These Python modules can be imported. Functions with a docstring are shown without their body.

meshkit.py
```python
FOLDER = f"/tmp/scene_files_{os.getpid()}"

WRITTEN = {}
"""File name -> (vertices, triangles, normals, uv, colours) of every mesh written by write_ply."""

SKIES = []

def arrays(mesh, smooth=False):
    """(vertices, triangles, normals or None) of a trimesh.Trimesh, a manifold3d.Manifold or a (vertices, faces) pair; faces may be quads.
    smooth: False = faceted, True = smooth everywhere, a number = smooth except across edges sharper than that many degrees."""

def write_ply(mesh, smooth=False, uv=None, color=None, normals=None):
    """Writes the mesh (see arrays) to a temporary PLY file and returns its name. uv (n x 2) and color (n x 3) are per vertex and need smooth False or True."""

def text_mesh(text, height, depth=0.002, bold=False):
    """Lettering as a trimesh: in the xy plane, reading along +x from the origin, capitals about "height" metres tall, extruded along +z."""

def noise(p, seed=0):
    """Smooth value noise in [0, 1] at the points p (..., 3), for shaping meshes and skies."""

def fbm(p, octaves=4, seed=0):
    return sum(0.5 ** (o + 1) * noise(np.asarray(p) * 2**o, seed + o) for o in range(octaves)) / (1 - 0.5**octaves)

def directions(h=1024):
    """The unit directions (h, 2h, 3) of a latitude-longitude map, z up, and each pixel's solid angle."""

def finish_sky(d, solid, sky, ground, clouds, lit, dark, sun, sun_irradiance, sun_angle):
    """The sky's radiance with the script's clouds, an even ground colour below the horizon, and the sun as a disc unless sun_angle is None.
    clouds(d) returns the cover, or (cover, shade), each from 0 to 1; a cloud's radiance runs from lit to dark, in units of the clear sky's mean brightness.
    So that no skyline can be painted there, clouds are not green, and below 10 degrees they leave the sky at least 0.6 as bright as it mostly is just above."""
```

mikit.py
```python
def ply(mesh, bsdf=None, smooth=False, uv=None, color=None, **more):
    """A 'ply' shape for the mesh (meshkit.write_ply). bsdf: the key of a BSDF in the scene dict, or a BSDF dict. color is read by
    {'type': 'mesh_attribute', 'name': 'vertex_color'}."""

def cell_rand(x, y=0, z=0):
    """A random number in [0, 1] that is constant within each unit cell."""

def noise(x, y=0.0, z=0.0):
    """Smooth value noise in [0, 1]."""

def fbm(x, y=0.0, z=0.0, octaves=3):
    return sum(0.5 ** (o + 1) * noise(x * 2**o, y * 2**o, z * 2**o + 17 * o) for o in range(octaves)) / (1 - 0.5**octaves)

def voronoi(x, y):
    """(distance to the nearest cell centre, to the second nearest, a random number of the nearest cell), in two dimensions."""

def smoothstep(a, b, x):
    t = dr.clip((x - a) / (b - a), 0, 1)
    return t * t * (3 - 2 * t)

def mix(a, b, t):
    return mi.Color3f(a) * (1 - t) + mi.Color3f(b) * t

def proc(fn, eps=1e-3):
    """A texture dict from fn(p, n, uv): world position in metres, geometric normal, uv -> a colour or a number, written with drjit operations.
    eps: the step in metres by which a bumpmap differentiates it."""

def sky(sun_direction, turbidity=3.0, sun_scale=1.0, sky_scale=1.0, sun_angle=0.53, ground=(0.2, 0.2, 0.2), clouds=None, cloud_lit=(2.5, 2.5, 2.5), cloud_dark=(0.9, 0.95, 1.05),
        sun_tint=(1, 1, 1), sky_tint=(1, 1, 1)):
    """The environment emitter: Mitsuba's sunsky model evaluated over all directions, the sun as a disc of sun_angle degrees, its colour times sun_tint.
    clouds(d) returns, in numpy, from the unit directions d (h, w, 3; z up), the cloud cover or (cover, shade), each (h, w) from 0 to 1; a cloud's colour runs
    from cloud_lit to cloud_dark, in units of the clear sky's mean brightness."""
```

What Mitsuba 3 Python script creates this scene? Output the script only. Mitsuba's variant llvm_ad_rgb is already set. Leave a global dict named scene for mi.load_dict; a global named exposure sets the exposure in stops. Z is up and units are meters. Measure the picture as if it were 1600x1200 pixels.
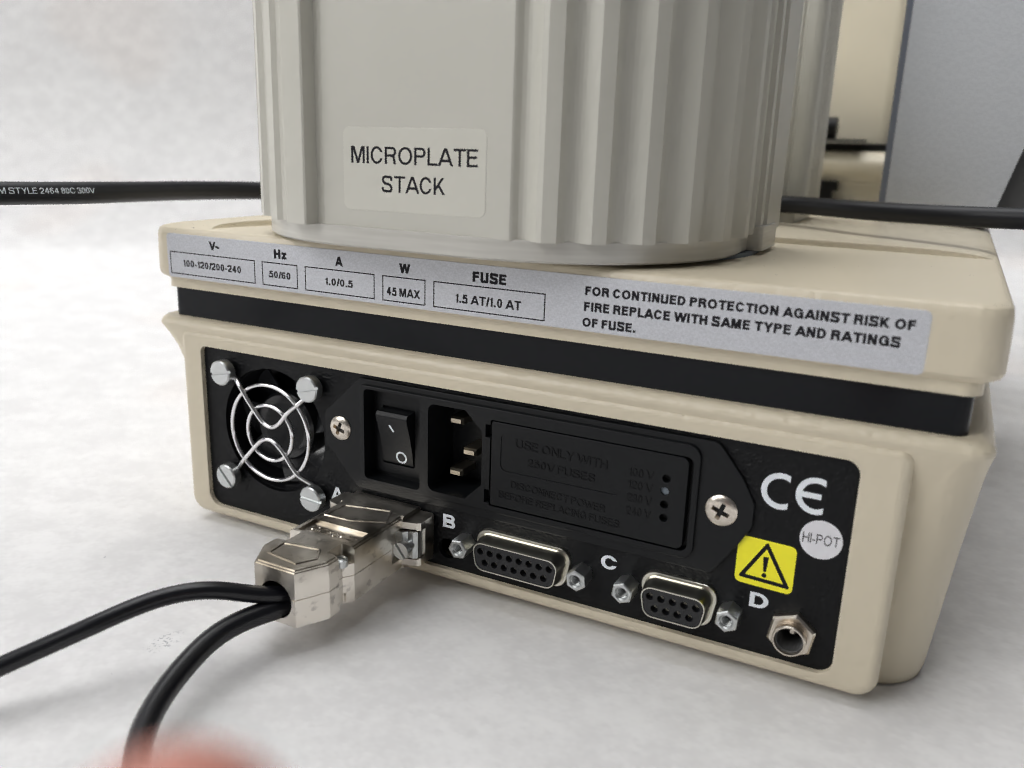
import math, random
import numpy as np, trimesh, mitsuba as mi, mikit, meshkit, drjit as dr
import manifold3d as m3
from shapely.geometry import Polygon, LineString, Point, box as sbox
from shapely.ops import unary_union
from shapely import affinity

T = mi.ScalarTransform4f
random.seed(7)
rng = np.random.default_rng(7)
scene, labels = {}, {}
MM = 0.001

# ------------------------------------------------------------------ camera, light, exposure
CAM = np.array([86.260, -183.363, 102.318])
FWD = np.array([-0.42912282, 0.86268714, -0.26762756])
UP = np.array([-0.14909003, 0.22458058, 0.96298272])
scene['camera'] = {
    'type': 'thinlens', 'fov': math.degrees(2 * math.atan(800 / 1349.95)), 'fov_axis': 'x',
    'aperture_radius': 0.0011, 'focus_distance': 0.222, 'near_clip': 0.005, 'far_clip': 20.0,
    'to_world': T().look_at(origin=(CAM * MM).tolist(), target=((CAM + FWD * 100) * MM).tolist(), up=UP.tolist())}
exposure = 0.54
scene['room_bounce'] = {'type': 'constant', 'radiance': {'type': 'rgb', 'value': [0.055, 0.055, 0.057]}}


def lamp(key, label, pos, target, sx, sy, rad):
    """A diffuse light panel kept out of view: a lit rectangle, sizes and positions in metres."""
    scene[key] = {'type': 'rectangle', 'to_world': T().look_at(origin=pos, target=target, up=[0.02, 1, 0.03]) @ T().scale([sx / 2, sy / 2, 1]),
                  'emitter': {'type': 'area', 'radiance': {'type': 'rgb', 'value': rad}}}
    labels[key] = {'label': label, 'category': 'unseen lamp'}


lamp('unseen_ceiling_lamp', 'unseen white ceiling light above and behind the instrument, out of the picture, placed to light the paper and lid from the left', [-0.80, 0.75, 2.1], [-0.60, 0.60, 0], 2.2, 1.4, [1.75, 1.75, 1.77])  # out of view, lights the paper and lid from behind left
lamp('unseen_front_light', 'unseen tilted light in front of the instrument on the left, out of the picture, standing in for bounced room light on the rear face and column', [-1.20, -1.65, 1.40], [-0.1, -0.1, 0.0], 2.0, 1.3, [3.3, 3.27, 3.23])  # out of view, stands in for bounced room light on rear face and column
lamp('unseen_ceiling_lamp_001', 'unseen white ceiling light nearly straight above the instrument, out of the picture, placed to light the lid and paper', [-0.45, 0.15, 2.1], [-0.40, 0.15, 0], 2.0, 1.3, [2.45, 2.45, 2.45])  # out of view overhead, lights the lid and paper

# ------------------------------------------------------------------ mesh helpers (all in millimetres)


def put(key, mesh, bsdf, smooth=30, **lab):
    if hasattr(mesh, 'to_mesh'):
        mesh = from_man(mesh)
    base, n = key, 0
    while key in scene:
        n += 1
        key = f'{base}_{n:03d}'
    mm = trimesh.Trimesh(np.asarray(mesh.vertices) * MM, mesh.faces, process=False)
    scene[key] = mikit.ply(mm, bsdf, smooth)
    if lab:
        labels[key] = lab
    return key


def man(mesh):
    mesh = mesh.copy()
    mesh.merge_vertices(merge_tex=True, merge_norm=True)
    return m3.Manifold(m3.Mesh(np.asarray(mesh.vertices, np.float32), np.asarray(mesh.faces, np.uint32)))


def from_man(m):
    q = m.to_mesh()
    return trimesh.Trimesh(np.asarray(q.vert_properties[:, :3], float), np.asarray(q.tri_verts, int), process=False)


def cat(*ms):
    return trimesh.util.concatenate([from_man(m) if hasattr(m, 'to_mesh') else m for m in ms])


def rr(x0, x1, z0, z1, r, n=8):
    """Rounded rectangle as a counter-clockwise list; r one radius or four (x0z0, x1z0, x1z1, x0z1)."""
    r = [r] * 4 if np.isscalar(r) else r
    out = []
    for (cx, cz, a0, q) in ((x0 + r[0], z0 + r[0], 180, r[0]), (x1 - r[1], z0 + r[1], 270, r[1]), (x1 - r[2], z1 - r[2], 0, r[2]), (x0 + r[3], z1 - r[3], 90, r[3])):
        for a in np.radians(np.linspace(a0, a0 + 90, n + 1)):
            out.append((cx + q * math.cos(a), cz + q * math.sin(a)))
    return np.array(out)


def circ(cx, cz, r, n=40, a0=0.0):
    a = np.linspace(0, 2 * np.pi, n, endpoint=False) + a0
    return np.stack([cx + r * np.cos(a), cz + r * np.sin(a)], 1)


def prism_y(poly, y0, y1):
    """Extrudes a polygon of (x, z) from y0 (the side the camera sees) back to y1."""
    poly = poly if hasattr(poly, 'geoms') or hasattr(poly, 'exterior') else Polygon(poly)
    ms = []
    for g in getattr(poly, 'geoms', [poly]):
        m = trimesh.creation.extrude_polygon(g, y1 - y0, engine='earcut')
        v = np.asarray(m.vertices)
        ms.append(trimesh.Trimesh(np.stack([v[:, 0], y1 - v[:, 2], v[:, 1]], 1), m.faces, process=False))
    return trimesh.util.concatenate(ms)


def prism_z(poly, z0, z1):
    poly = poly if hasattr(poly, 'geoms') or hasattr(poly, 'exterior') else Polygon(poly)
    ms = []
    for g in getattr(poly, 'geoms', [poly]):
        m = trimesh.creation.extrude_polygon(g, z1 - z0, engine='earcut')
        m.apply_translation([0, 0, z0])
        ms.append(m)
    return trimesh.util.concatenate(ms)


def hull(pts):
    return trimesh.convex.convex_hull(np.asarray(pts, float))


def hull_y(layers):
    """Convex solid from (polygon points (x, z), y) layers."""
    return hull(np.vstack([np.stack([p[:, 0], np.full(len(p), y), p[:, 1]], 1) for p, y in layers]))


def hull_z(layers):
    return hull(np.vstack([np.stack([p[:, 0], p[:, 1], np.full(len(p), z)], 1) for p, z in layers]))


def inset(p, d):
    q = Polygon(p).buffer(-d, join_style=1, quad_segs=6)
    return np.array(q.exterior.coords)[:-1]


def soft_y(p, y0, y1, b, n=3):
    """Convex prism along y whose front edge (at y0) is rounded by b."""
    L = [(np.asarray(p), y1)]
    for a in np.linspace(0, np.pi / 2, n + 1):
        L.append((inset(p, b * (1 - math.cos(a))) if a > 0 else np.asarray(p), y0 + b * (1 - math.sin(a))))
    return hull_y(L)


def loft(rings, axis='z'):
    rings = [np.asarray(r, float) for r in rings]
    n, v, f = len(rings[0]), np.vstack(rings), []
    for k in range(len(rings) - 1):
        for i in range(n):
            a, b = k * n + i, k * n + (i + 1) % n
            f += [[a, b, b + n], [a, b + n, a + n]]
    v = np.vstack([v, rings[0].mean(0), rings[-1].mean(0)])
    c0, c1, top = len(v) - 2, len(v) - 1, (len(rings) - 1) * n
    for i in range(n):
        f += [[c0, (i + 1) % n, i], [c1, top + i, top + (i + 1) % n]]
    m = trimesh.Trimesh(v, f, process=False)
    if m.volume < 0:
        m.invert()
    return m


def cyl(p0, p1, r, n=28, r1=None):
    p0, p1 = np.asarray(p0, float), np.asarray(p1, float)
    d = (p1 - p0) / np.linalg.norm(p1 - p0)
    u = np.cross(d, [0, 0, 1] if abs(d[2]) < 0.9 else [1, 0, 0])
    u /= np.linalg.norm(u)
    w = np.cross(d, u)
    a = np.linspace(0, 2 * np.pi, n, endpoint=False)[:, None]
    ring = np.cos(a) * u + np.sin(a) * w
    return loft([p0 + ring * r, p1 + ring * (r if r1 is None else r1)])


def cyl_y(x, z, r, y0, y1, n=32, r1=None):
    """Cylinder along y; r at y0, r1 at y1."""
    return cyl([x, y0, z], [x, y1, z], r, n, r1)


def bx(x0, x1, y0, y1, z0, z1):
    return trimesh.creation.box(bounds=[[x0, y0, z0], [x1, y1, z1]])


def spline(pts, n):
    from scipy.interpolate import CubicSpline
    pts = np.asarray(pts, float)
    s = np.r_[0, np.cumsum(np.linalg.norm(np.diff(pts, axis=0), axis=1))]
    return CubicSpline(s, pts)(np.linspace(0, s[-1], n))


def tube(path, r, n=20, closed=False):
    path = np.asarray(path, float)
    r = np.full(len(path), r) if np.isscalar(r) else np.asarray(r)
    t = np.gradient(path, axis=0) if not closed else np.roll(path, -1, 0) - np.roll(path, 1, 0)
    t /= np.linalg.norm(t, axis=1, keepdims=True)
    u = np.cross(t[0], [0.1, 0.2, 1.0])
    rings = []
    for k in range(len(path)):
        u = u - t[k] * (u @ t[k])
        u /= np.linalg.norm(u)
        w = np.cross(t[k], u)
        a = np.linspace(0, 2 * np.pi, n, endpoint=False)[:, None]
        rings.append(path[k] + r[k] * (np.cos(a) * u + np.sin(a) * w))
    if not closed:
        return loft(rings)
    v, f = np.vstack(rings), []
    # match the last ring to the first by the best rotation
    off = int(np.argmin([np.linalg.norm(np.roll(rings[0], -s, 0) - rings[-1]) for s in range(n)]))
    for k in range(len(rings)):
        for i in range(n):
            a, b = k * n + i, k * n + (i + 1) % n
            if k < len(rings) - 1:
                c, d = b + n, a + n
            else:
                c, d = (i + 1 + off) % n, (i + off) % n
            f += [[a, b, c], [a, c, d]]
    m = trimesh.Trimesh(v, f, process=False)
    if m.volume < 0:
        m.invert()
    return m


GLYPHS = {}


def glyph(c, t):
    """One sans-serif letter, capitals 1 high, drawn with strokes t wide: (outline, advance)."""
    if (c, t) in GLYPHS:
        return GLYPHS[(c, t)]
    h = t / 2
    ln = lambda *p, cap=2, join=2: LineString(p).buffer(h, cap_style=cap, join_style=join, mitre_limit=3)
    band = lambda y0, y1: sbox(-1, y0, 3, y1)

    def ell(cx, cy, a, b):
        return affinity.scale(Point(0, 0).buffer(1, quad_segs=12), a, b, origin=(0, 0)).__class__(
            [(cx + a * math.cos(q), cy + b * math.sin(q)) for q in np.linspace(0, 2 * np.pi, 49)])

    def oval(cx, cy, a, b):
        return ell(cx, cy, a, b).difference(ell(cx, cy, a - t, b - t * 0.92))

    def curve(*p):
        return LineString(spline([(x, y, 0) for x, y in p], 40)[:, :2]).buffer(h, cap_style=2, join_style=1)

    def bowl(y0, y1, w):
        r = (y1 - y0) / 2
        k = w - r * 0.95
        o = unary_union([sbox(0, y0, k, y1), ell(k, y0 + r, r * 0.95, r).intersection(sbox(k - 0.001, y0, w + 1, y1))])
        i = unary_union([sbox(t, y0 + t * 0.9, k, y1 - t * 0.9), ell(k, y0 + r, r * 0.95 - t, r - t * 0.9).intersection(sbox(k - 0.001, y0, w + 1, y1))])
        return o.difference(i)
    w = {'A': .94, 'B': .78, 'C': .86, 'D': .82, 'E': .70, 'F': .66, 'G': .90, 'H': .80, 'I': t, 'K': .84, 'L': .66, 'M': .98, 'N': .80, 'O': .96, 'P': .76, 'R': .80, 'S': .78, 'T': .80, 'U': .80,
         'V': .88, 'W': 1.26, 'X': .88, 'Y': .90, 'z': .58, '/': .36, '-': .34, '.': t * 1.05, '~': .52, '1': .36, '4': .66}.get(c, .62)
    m = w / 2
    if c == 'A':
        g = unary_union([ln((h * .7 - .3 * m / 1.1, -.3), (m, 1.12 - h), (w - h * .7 + .3 * m / 1.1, -.3)).intersection(band(0, 1)), ln((w * .2, .30), (w * .8, .30))])
    elif c == 'B':
        g = unary_union([bowl(.46, 1, w * .95), bowl(0, .55, w)])
    elif c in 'CGO':
        g = oval(m, .5, m, .515)
        if c != 'O':
            g = g.difference(sbox(m + .02, .33 if c == 'C' else .40, w + .1, .68))
        if c == 'G':
            g = unary_union([g, sbox(m + .02, .40, w - .02, .40 + t * .9), sbox(w - t, .0, w - .02 + .02, .42)])
    elif c == 'D':
        r = .46
        o = unary_union([sbox(0, 0, w - r, 1), ell(w - r, .5, r, .5).intersection(sbox(w - r - .001, 0, 2, 1))])
        i = unary_union([sbox(t, t * .92, w - r, 1 - t * .92), ell(w - r, .5, r - t, .5 - t * .92).intersection(sbox(w - r - .001, 0, 2, 1))])
        g = o.difference(i)
    elif c in 'EF':
        g = unary_union([sbox(0, 0, t, 1), sbox(0, 1 - t * .92, w, 1), sbox(0, .53 - h * .92, w * .92, .53 + h * .92)] + ([sbox(0, 0, w, t * .92)] if c == 'E' else []))
    elif c == 'H':
        g = unary_union([sbox(0, 0, t, 1), sbox(w - t, 0, w, 1), sbox(0, .52 - h * .95, w, .52 + h * .95)])
    elif c == 'I':
        g = sbox(0, 0, t, 1)
    elif c == 'K':
        g = unary_union([sbox(0, 0, t, 1), ln((h, .26), (w * .95, 1.2)).intersection(sbox(0, 0, 2, 1)), ln((w * .34, .62), (w * 1.02, -.2)).intersection(sbox(0, 0, 2, 1))])
    elif c == 'L':
        g = unary_union([sbox(0, 0, t, 1), sbox(0, 0, w, t * .92)])
    elif c == 'M':
        g = unary_union([sbox(0, 0, t, 1), sbox(w - t, 0, w, 1), ln((h, 1.25), (m, .02), (w - h, 1.25)).intersection(sbox(0, 0, w, 1))])
    elif c == 'N':
        g = unary_union([sbox(0, 0, t, 1), sbox(w - t, 0, w, 1), ln((h * .4, 1.12), (w - h * .4, -.12)).intersection(sbox(0, 0, w, 1))])
    elif c in 'PR':
        g = unary_union([bowl(.43, 1, w), sbox(0, 0, t, 1)])
        if c == 'R':
            g = unary_union([g, ln((w * .48, .52), (w * .78, .42), (w * .90, -.1), join=1).intersection(band(0, 1))])
    elif c == 'S':
        g = curve((w - h * 1.1, .70), (w * .84, .90), (m, 1 - h * .9), (w * .17, .90), (h * 1.1, .735), (w * .2, .595), (m, .51), (w * .82, .42), (w - h * .9, .27), (w * .84, .10), (m, h * .9), (w * .15, .11), (h * .95, .31))
    elif c == 'T':
        g = unary_union([sbox(m - h, 0, m + h, 1), sbox(0, 1 - t * .92, w, 1)])
    elif c == 'U':
        g = curve((h, 1), (h, .7), (h, .36), (w * .2, .11), (m, h * .9), (w * .8, .11), (w - h, .36), (w - h, .7), (w - h, 1))
    elif c == 'V':
        g = ln((h * .7 - .3 * m / 1.1, 1.3), (m, -.12 + h), (w - h * .7 + .3 * m / 1.1, 1.3)).intersection(band(0, 1))
    elif c == 'W':
        g = ln((h * .7 - .08, 1.3), (w * .275, -.02 + h * .3), (m, 1.0), (w * .725, -.02 + h * .3), (w - h * .7 + .08, 1.3)).intersection(band(0, 1))
    elif c == 'X':
        g = unary_union([ln((h * .2, -.15), (w - h * .2, 1.15)), ln((h * .2, 1.15), (w - h * .2, -.15))]).intersection(band(0, 1))
    elif c == 'Y':
        g = unary_union([ln((h * .1, 1.2), (m, .42), (w - h * .1, 1.2)).intersection(band(0, 1)), sbox(m - h, 0, m + h, .5)])
    elif c == 'z':
        g = unary_union([sbox(0, 0, w, t * .9), sbox(0, .73 - t * .9, w, .73), ln((h, 0), (w - h, .73)).intersection(sbox(0, 0, w, .73))])
    elif c == '/':
        g = ln((h * .3, -.2), (w - h * .3, 1.2)).intersection(band(-.02, 1.02))
    elif c == '-':
        g = sbox(0, .36 - h * .9, w, .36 + h * .9)
    elif c == '.':
        g = sbox(0, 0, w, w)
    elif c == '~':
        g = curve((.03, .33), (.13, .43), (.26, .38), (.39, .33), (.49, .43))
    elif c == '0':
        g = oval(m, .5, m, .515)
    elif c == '1':
        g = unary_union([sbox(w - t, 0, w, 1), Polygon([(0, .70), (.10, .71), (w - t, .86), (w - t * .3, 1), (w - t * .8, 1), (w * .35, .83), (0, .82)]).buffer(0)])
    elif c == '2':
        g = unary_union([curve((h, .66), (w * .12, .86), (m, 1 - h), (w * .86, .87), (w - h, .70), (w * .82, .52), (m, .37), (w * .22, .21), (h, 0)).intersection(band(0, 1.2)), sbox(.02, 0, w, t * .92)])
    elif c == '3':
        g = unary_union([curve((h, .72), (w * .16, .89), (m, 1 - h), (w * .84, .89), (w - h * 1.3, .74), (w * .80, .60), (w * .42, .53)), curve((w * .42, .53), (w * .82, .46), (w - h, .28), (w * .84, .11), (m, h), (w * .14, .12), (h, .30))])
    elif c == '4':
        g = unary_union([sbox(w * .80 - t, 0, w * .80, 1), sbox(0, .22, w, .22 + t * .9), ln((h * .55, .26), (w * .80 - h, 1.02)).intersection(sbox(0, .22, w, 1))])
    elif c == '5':
        g = unary_union([sbox(.10, 1 - t * .92, w * .94, 1), ln((.10 + h, 1 - h), (.04 + h, .46)), curve((.05 + h, .47), (w * .28, .60), (m, .635), (w * .84, .55), (w - h, .33), (w * .84, .12), (m, h), (w * .15, .11), (h, .28))])
    elif c == '6':
        g = unary_union([oval(m, .33, m, .345), curve((w - h * 1.4, .76), (w * .80, .91), (m * 1.05, 1 - h), (w * .22, .86), (h, .52), (h, .34))])
    elif c == '8':
        g = unary_union([oval(m, .745, m * .92, .265), oval(m, .29, m, .305)])
    else:
        g = Polygon()
    adv = w + (.135 if c not in 'AVWYTL/' else .055) if c != ' ' else .30
    GLYPHS[(c, t)] = (g, adv)
    return GLYPHS[(c, t)]


def lettering(t, stroke=0.15, depth=1.0):
    """A line of text as a flat mesh reading along +x, capitals 1 high, extruded along +z."""
    x, out = 0.0, []
    for c in t:
        g, adv = glyph(c, stroke)
        for q in getattr(g, 'geoms', [g]):
            if not q.is_empty and q.geom_type == 'Polygon':
                m = trimesh.creation.extrude_polygon(affinity.translate(q.simplify(0.003), x, 0), depth, engine='earcut')
                out.append(m)
        x += adv
    return trimesh.util.concatenate(out)


def text(t, x0, x1, z0, h, y, stroke=0.15, depth=0.05, z1=None):
    """Lettering on a face that looks towards -y, from x0 to x1, base line at z0, capitals h high, proud by depth."""
    if stroke is True:
        stroke = 0.265
    m = lettering(t, stroke)
    v = np.asarray(m.vertices)
    a, b = v[:, 0].min(), v[:, 0].max()
    X = x0 + (v[:, 0] - a) / (b - a) * (x1 - x0)
    Z = z0 + v[:, 1] * h + (0 if z1 is None else (z1 - z0) * (v[:, 0] - a) / (b - a))
    return trimesh.Trimesh(np.stack([X, y - v[:, 2] * depth, Z], 1), m.faces, process=False)


def frame_lines(x0, x1, z0, z1, w):
    return sbox(x0, z0, x1, z1).difference(sbox(x0 + w, z0 + w, x1 - w, z1 - w))


# ------------------------------------------------------------------ materials
def tex(fn, eps=1e-3):
    return mikit.proc(fn, eps)


def rgb(*c):
    return {'type': 'rgb', 'value': list(c)}


def pr(color, rough, **k):
    return {'type': 'principled', 'base_color': rgb(*color) if isinstance(color, (tuple, list)) else color, 'roughness': rough, **k}


def mat(key, b, bump=None, scale=1.0):
    if bump is not None:
        b = {'type': 'bumpmap', 'arbitrary': bump, 'scale': scale, 'bsdf': b}
    scene[key] = {'type': 'twosided', 'bsdf': b}


N, F, mix, ss = mikit.noise, mikit.fbm, mikit.mix, mikit.smoothstep


def paper_color(p, n, uv):
    a = F(p.x * 80 + 3, p.y * 100 + 1, p.z * 85, 4)
    b = F(p.x * 300, p.y * 360 + 7, p.z * 300, 3)
    f = N(p.x * 1100, p.y * 1400, p.z * 1100)
    t = ss(0.34, 0.68, a * 0.50 + b * 0.36 + f * 0.14)
    c = mix((0.652, 0.647, 0.647), (0.738, 0.735, 0.733), t)
    warm = ss(0.55, 0.75, F(p.x * 9 + 11, p.y * 9 + 4, p.z * 9, 2))
    c = c * mix((1, 1, 1), (1.0, 0.975, 0.958), warm)
    # a sprinkle of dark dust left on the paper beside the cables
    q = dr.sqrt(dr.square((p.x + 0.0673) / 0.0042) + dr.square((p.y + 0.0565) / 0.0068))
    sp = ss(0.74, 0.80, N(p.x * 2300, p.y * 2300, 0.0)) * ss(1.0, 0.25, q)
    far = ss(0.845, 0.87, N(p.x * 700 + 31, p.y * 700 + 5, p.z * 700)) * ss(0.80, 0.9, N(p.x * 60, p.y * 60 + 9, p.z * 60))
    return mix(c, (0.17, 0.18, 0.20), dr.minimum(0.85, 0.6 * sp + 0.6 * far))


mat('mat_paper', pr(tex(paper_color), 0.75, specular=0.3))


def beige_color(p, n, uv):
    a = F(p.x * 30, p.y * 30, p.z * 30, 3)
    c = mix((0.560, 0.503, 0.386), (0.592, 0.532, 0.410), a)
    c = c * (0.955 + 0.075 * F(p.x * 11 + 4, p.y * 11, p.z * 24, 3))
    sp = ss(0.90, 0.94, N(p.x * 1500 + 5, p.y * 1500, p.z * 1500)) * ss(0.5, 0.65, N(p.x * 80 + 2, p.y * 80, p.z * 80)) * ss(0.5, 0.9, dr.abs(n.z))
    return mix(c, (0.2, 0.17, 0.14), sp * 0.7)


def beige_bump(p, n, uv):
    return F(p.x * 900, p.y * 900, p.z * 900, 2) + 0.2 * F(p.x * 260, p.y * 260, p.z * 260, 2)


mat('mat_beige', pr(tex(beige_color), 0.33, specular=0.5), tex(beige_bump, 2e-4), 0.00026)
mat('mat_cream', pr((0.80, 0.735, 0.58), 0.35, specular=0.5))


def black_bump(p, n, uv):
    a = N(p.x * 1700, p.y * 1700, p.z * 1700)
    return a * a + 0.5 * N(p.x * 3400, p.y * 3400, p.z * 3400)


mat('mat_panel', pr((0.0045, 0.005, 0.006), 0.42, specular=0.2), tex(black_bump, 1e-4), 0.00022)
mat('mat_plastic', pr((0.006, 0.0068, 0.008), 0.40, specular=0.24))
mat('mat_plastic_gloss', pr((0.008, 0.0085, 0.010), 0.22, specular=0.5))
mat('mat_relief_shaded', pr((0.0035, 0.004, 0.005), 0.32, specular=0.22))  # darker copy of the plastic, stands for the shading of raised letters
mat('mat_fan', pr((0.016, 0.017, 0.019), 0.16, specular=0.7))


def band_rough(p, n, uv):
    return 0.06 + 0.24 * F(p.x * 45, p.y * 45, p.z * 45, 3)


mat('mat_band', pr((0.006, 0.007, 0.009), tex(band_rough), specular=0.16))
mat('mat_cable', pr((0.006, 0.0065, 0.009), 0.30, specular=0.42))
mat('mat_cable_matte', pr((0.009, 0.010, 0.013), 0.40, specular=0.32))


def label_color(p, n, uv):
    a = N(p.x * 5200, p.y * 5200, p.z * 5200)
    b = N(p.x * 2600 + 9, p.y * 2600, p.z * 2600)
    t = ss(0.2, 0.9, 0.6 * a + 0.4 * b)
    return mix((0.45, 0.462, 0.492), (0.57, 0.582, 0.62), t)


mat('mat_label', pr(tex(label_color), 0.42, metallic=0.12, specular=0.5))
mat('mat_ink', pr((0.008, 0.008, 0.011), 0.6, specular=0.15))
mat('mat_white_ink', pr((0.72, 0.76, 0.80), 0.55))
mat('mat_white_sticker', pr((0.66, 0.66, 0.69), 0.45))
mat('mat_yellow', pr((0.86, 0.80, 0.02), 0.42))


def column_color(p, n, uv):
    return mix((0.475, 0.468, 0.418), (0.500, 0.491, 0.440), F(p.x * 40, p.y * 40, p.z * 9, 3))


mat('mat_column', pr(tex(column_color), 0.36, specular=0.5))
mat('mat_sticker', pr((0.535, 0.527, 0.470), 0.34, specular=0.5))


def ring_color(p, n, uv):
    a = F(p.x * 60, p.y * 60, p.z * 900, 3)
    return mix((0.40, 0.39, 0.355), (0.52, 0.51, 0.47), a)


mat('mat_ring', pr(tex(ring_color), 0.30, metallic=0.12, clearcoat=0.6, clearcoat_gloss=0.85))
mat('mat_pad', pr((0.16, 0.19, 0.22), 0.6))


def brass(c, r):
    return pr(c, r, metallic=1.0)


mat('mat_chrome', brass((0.86, 0.86, 0.87), 0.10))
mat('mat_zinc', brass((0.60, 0.62, 0.62), 0.36))
mat('mat_steel', brass((0.70, 0.68, 0.60), 0.22))
mat('mat_nickel_nut', brass((0.70, 0.64, 0.56), 0.26))
mat('mat_pin', brass((0.46, 0.41, 0.33), 0.36))


def hood_color(p, n, uv):
    a = F(p.x * 90, p.y * 90, p.z * 90, 3)
    b = F(p.x * 420, p.y * 420, p.z * 420, 3)
    c = mix((0.42, 0.385, 0.33), (0.80, 0.755, 0.68), ss(0.32, 0.58, a))  # mottled plating, contrast deepened to stand for dark reflections
    return mix(c, (0.30, 0.27, 0.24), ss(0.60, 0.76, b) * 0.5)


def hood_rough(p, n, uv):
    return 0.17 + 0.24 * F(p.x * 240, p.y * 240, p.z * 240, 3)


def hood_bump(p, n, uv):
    return F(p.x * 330, p.y * 330, p.z * 330, 3)


mat('mat_hood', pr(tex(hood_color), tex(hood_rough), metallic=1.0), tex(hood_bump, 2e-4), 0.00010)


def slab_color(p, n, uv):
    a = N(p.x * 1300, p.y * 1300, p.z * 2600)
    return mix((0.51, 0.53, 0.56), (0.56, 0.58, 0.61), ss(0.2, 0.8, a))


mat('mat_slab', pr(tex(slab_color), 0.42, metallic=0.25))
mat('mat_slab_shaded', pr((0.10, 0.115, 0.15), 0.45))  # slab tone for the turned edge, its shade put into the colour
mat('mat_dark', pr((0.075, 0.076, 0.077), 0.5))
mat('mat_skin', pr((0.46, 0.19, 0.145), 0.45, specular=0.4))
mat('mat_nail', pr((0.56, 0.30, 0.25), 0.35))

# ------------------------------------------------------------------ the setting: one sheet of white paper, curved up behind
TABLE = -15.0
un_, vn_ = np.array([-0.6, 0.8]), np.array([0.8, 0.6])
prof = [(-2600, TABLE)] + [(u, TABLE) for u in np.linspace(-2000, 700, 20)]
for a in np.linspace(0, math.pi / 2, 14)[1:]:
    prof.append((720 + 190 * math.sin(a), TABLE + 190 * (1 - math.cos(a))))
prof += [(910, z) for z in (300, 500, 700)]
prof = np.array(prof)
vs = np.linspace(-2600, 2600, 30)
grid = np.array([[*(u * un_ + v * vn_), z] for u, z in prof for v in vs])
nf, nv = len(prof), len(vs)
fs = []
for i in range(nf - 1):
    for j in range(nv - 1):
        a = i * nv + j
        fs += [[a, a + nv + 1, a + 1], [a, a + nv, a + nv + 1]]
put('paper_backdrop', trimesh.Trimesh(grid, fs, process=False), 'mat_paper', True,
    label='mottled white paper sheet under and behind the instrument, curving up at the back', category='backdrop', kind='structure')

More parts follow.
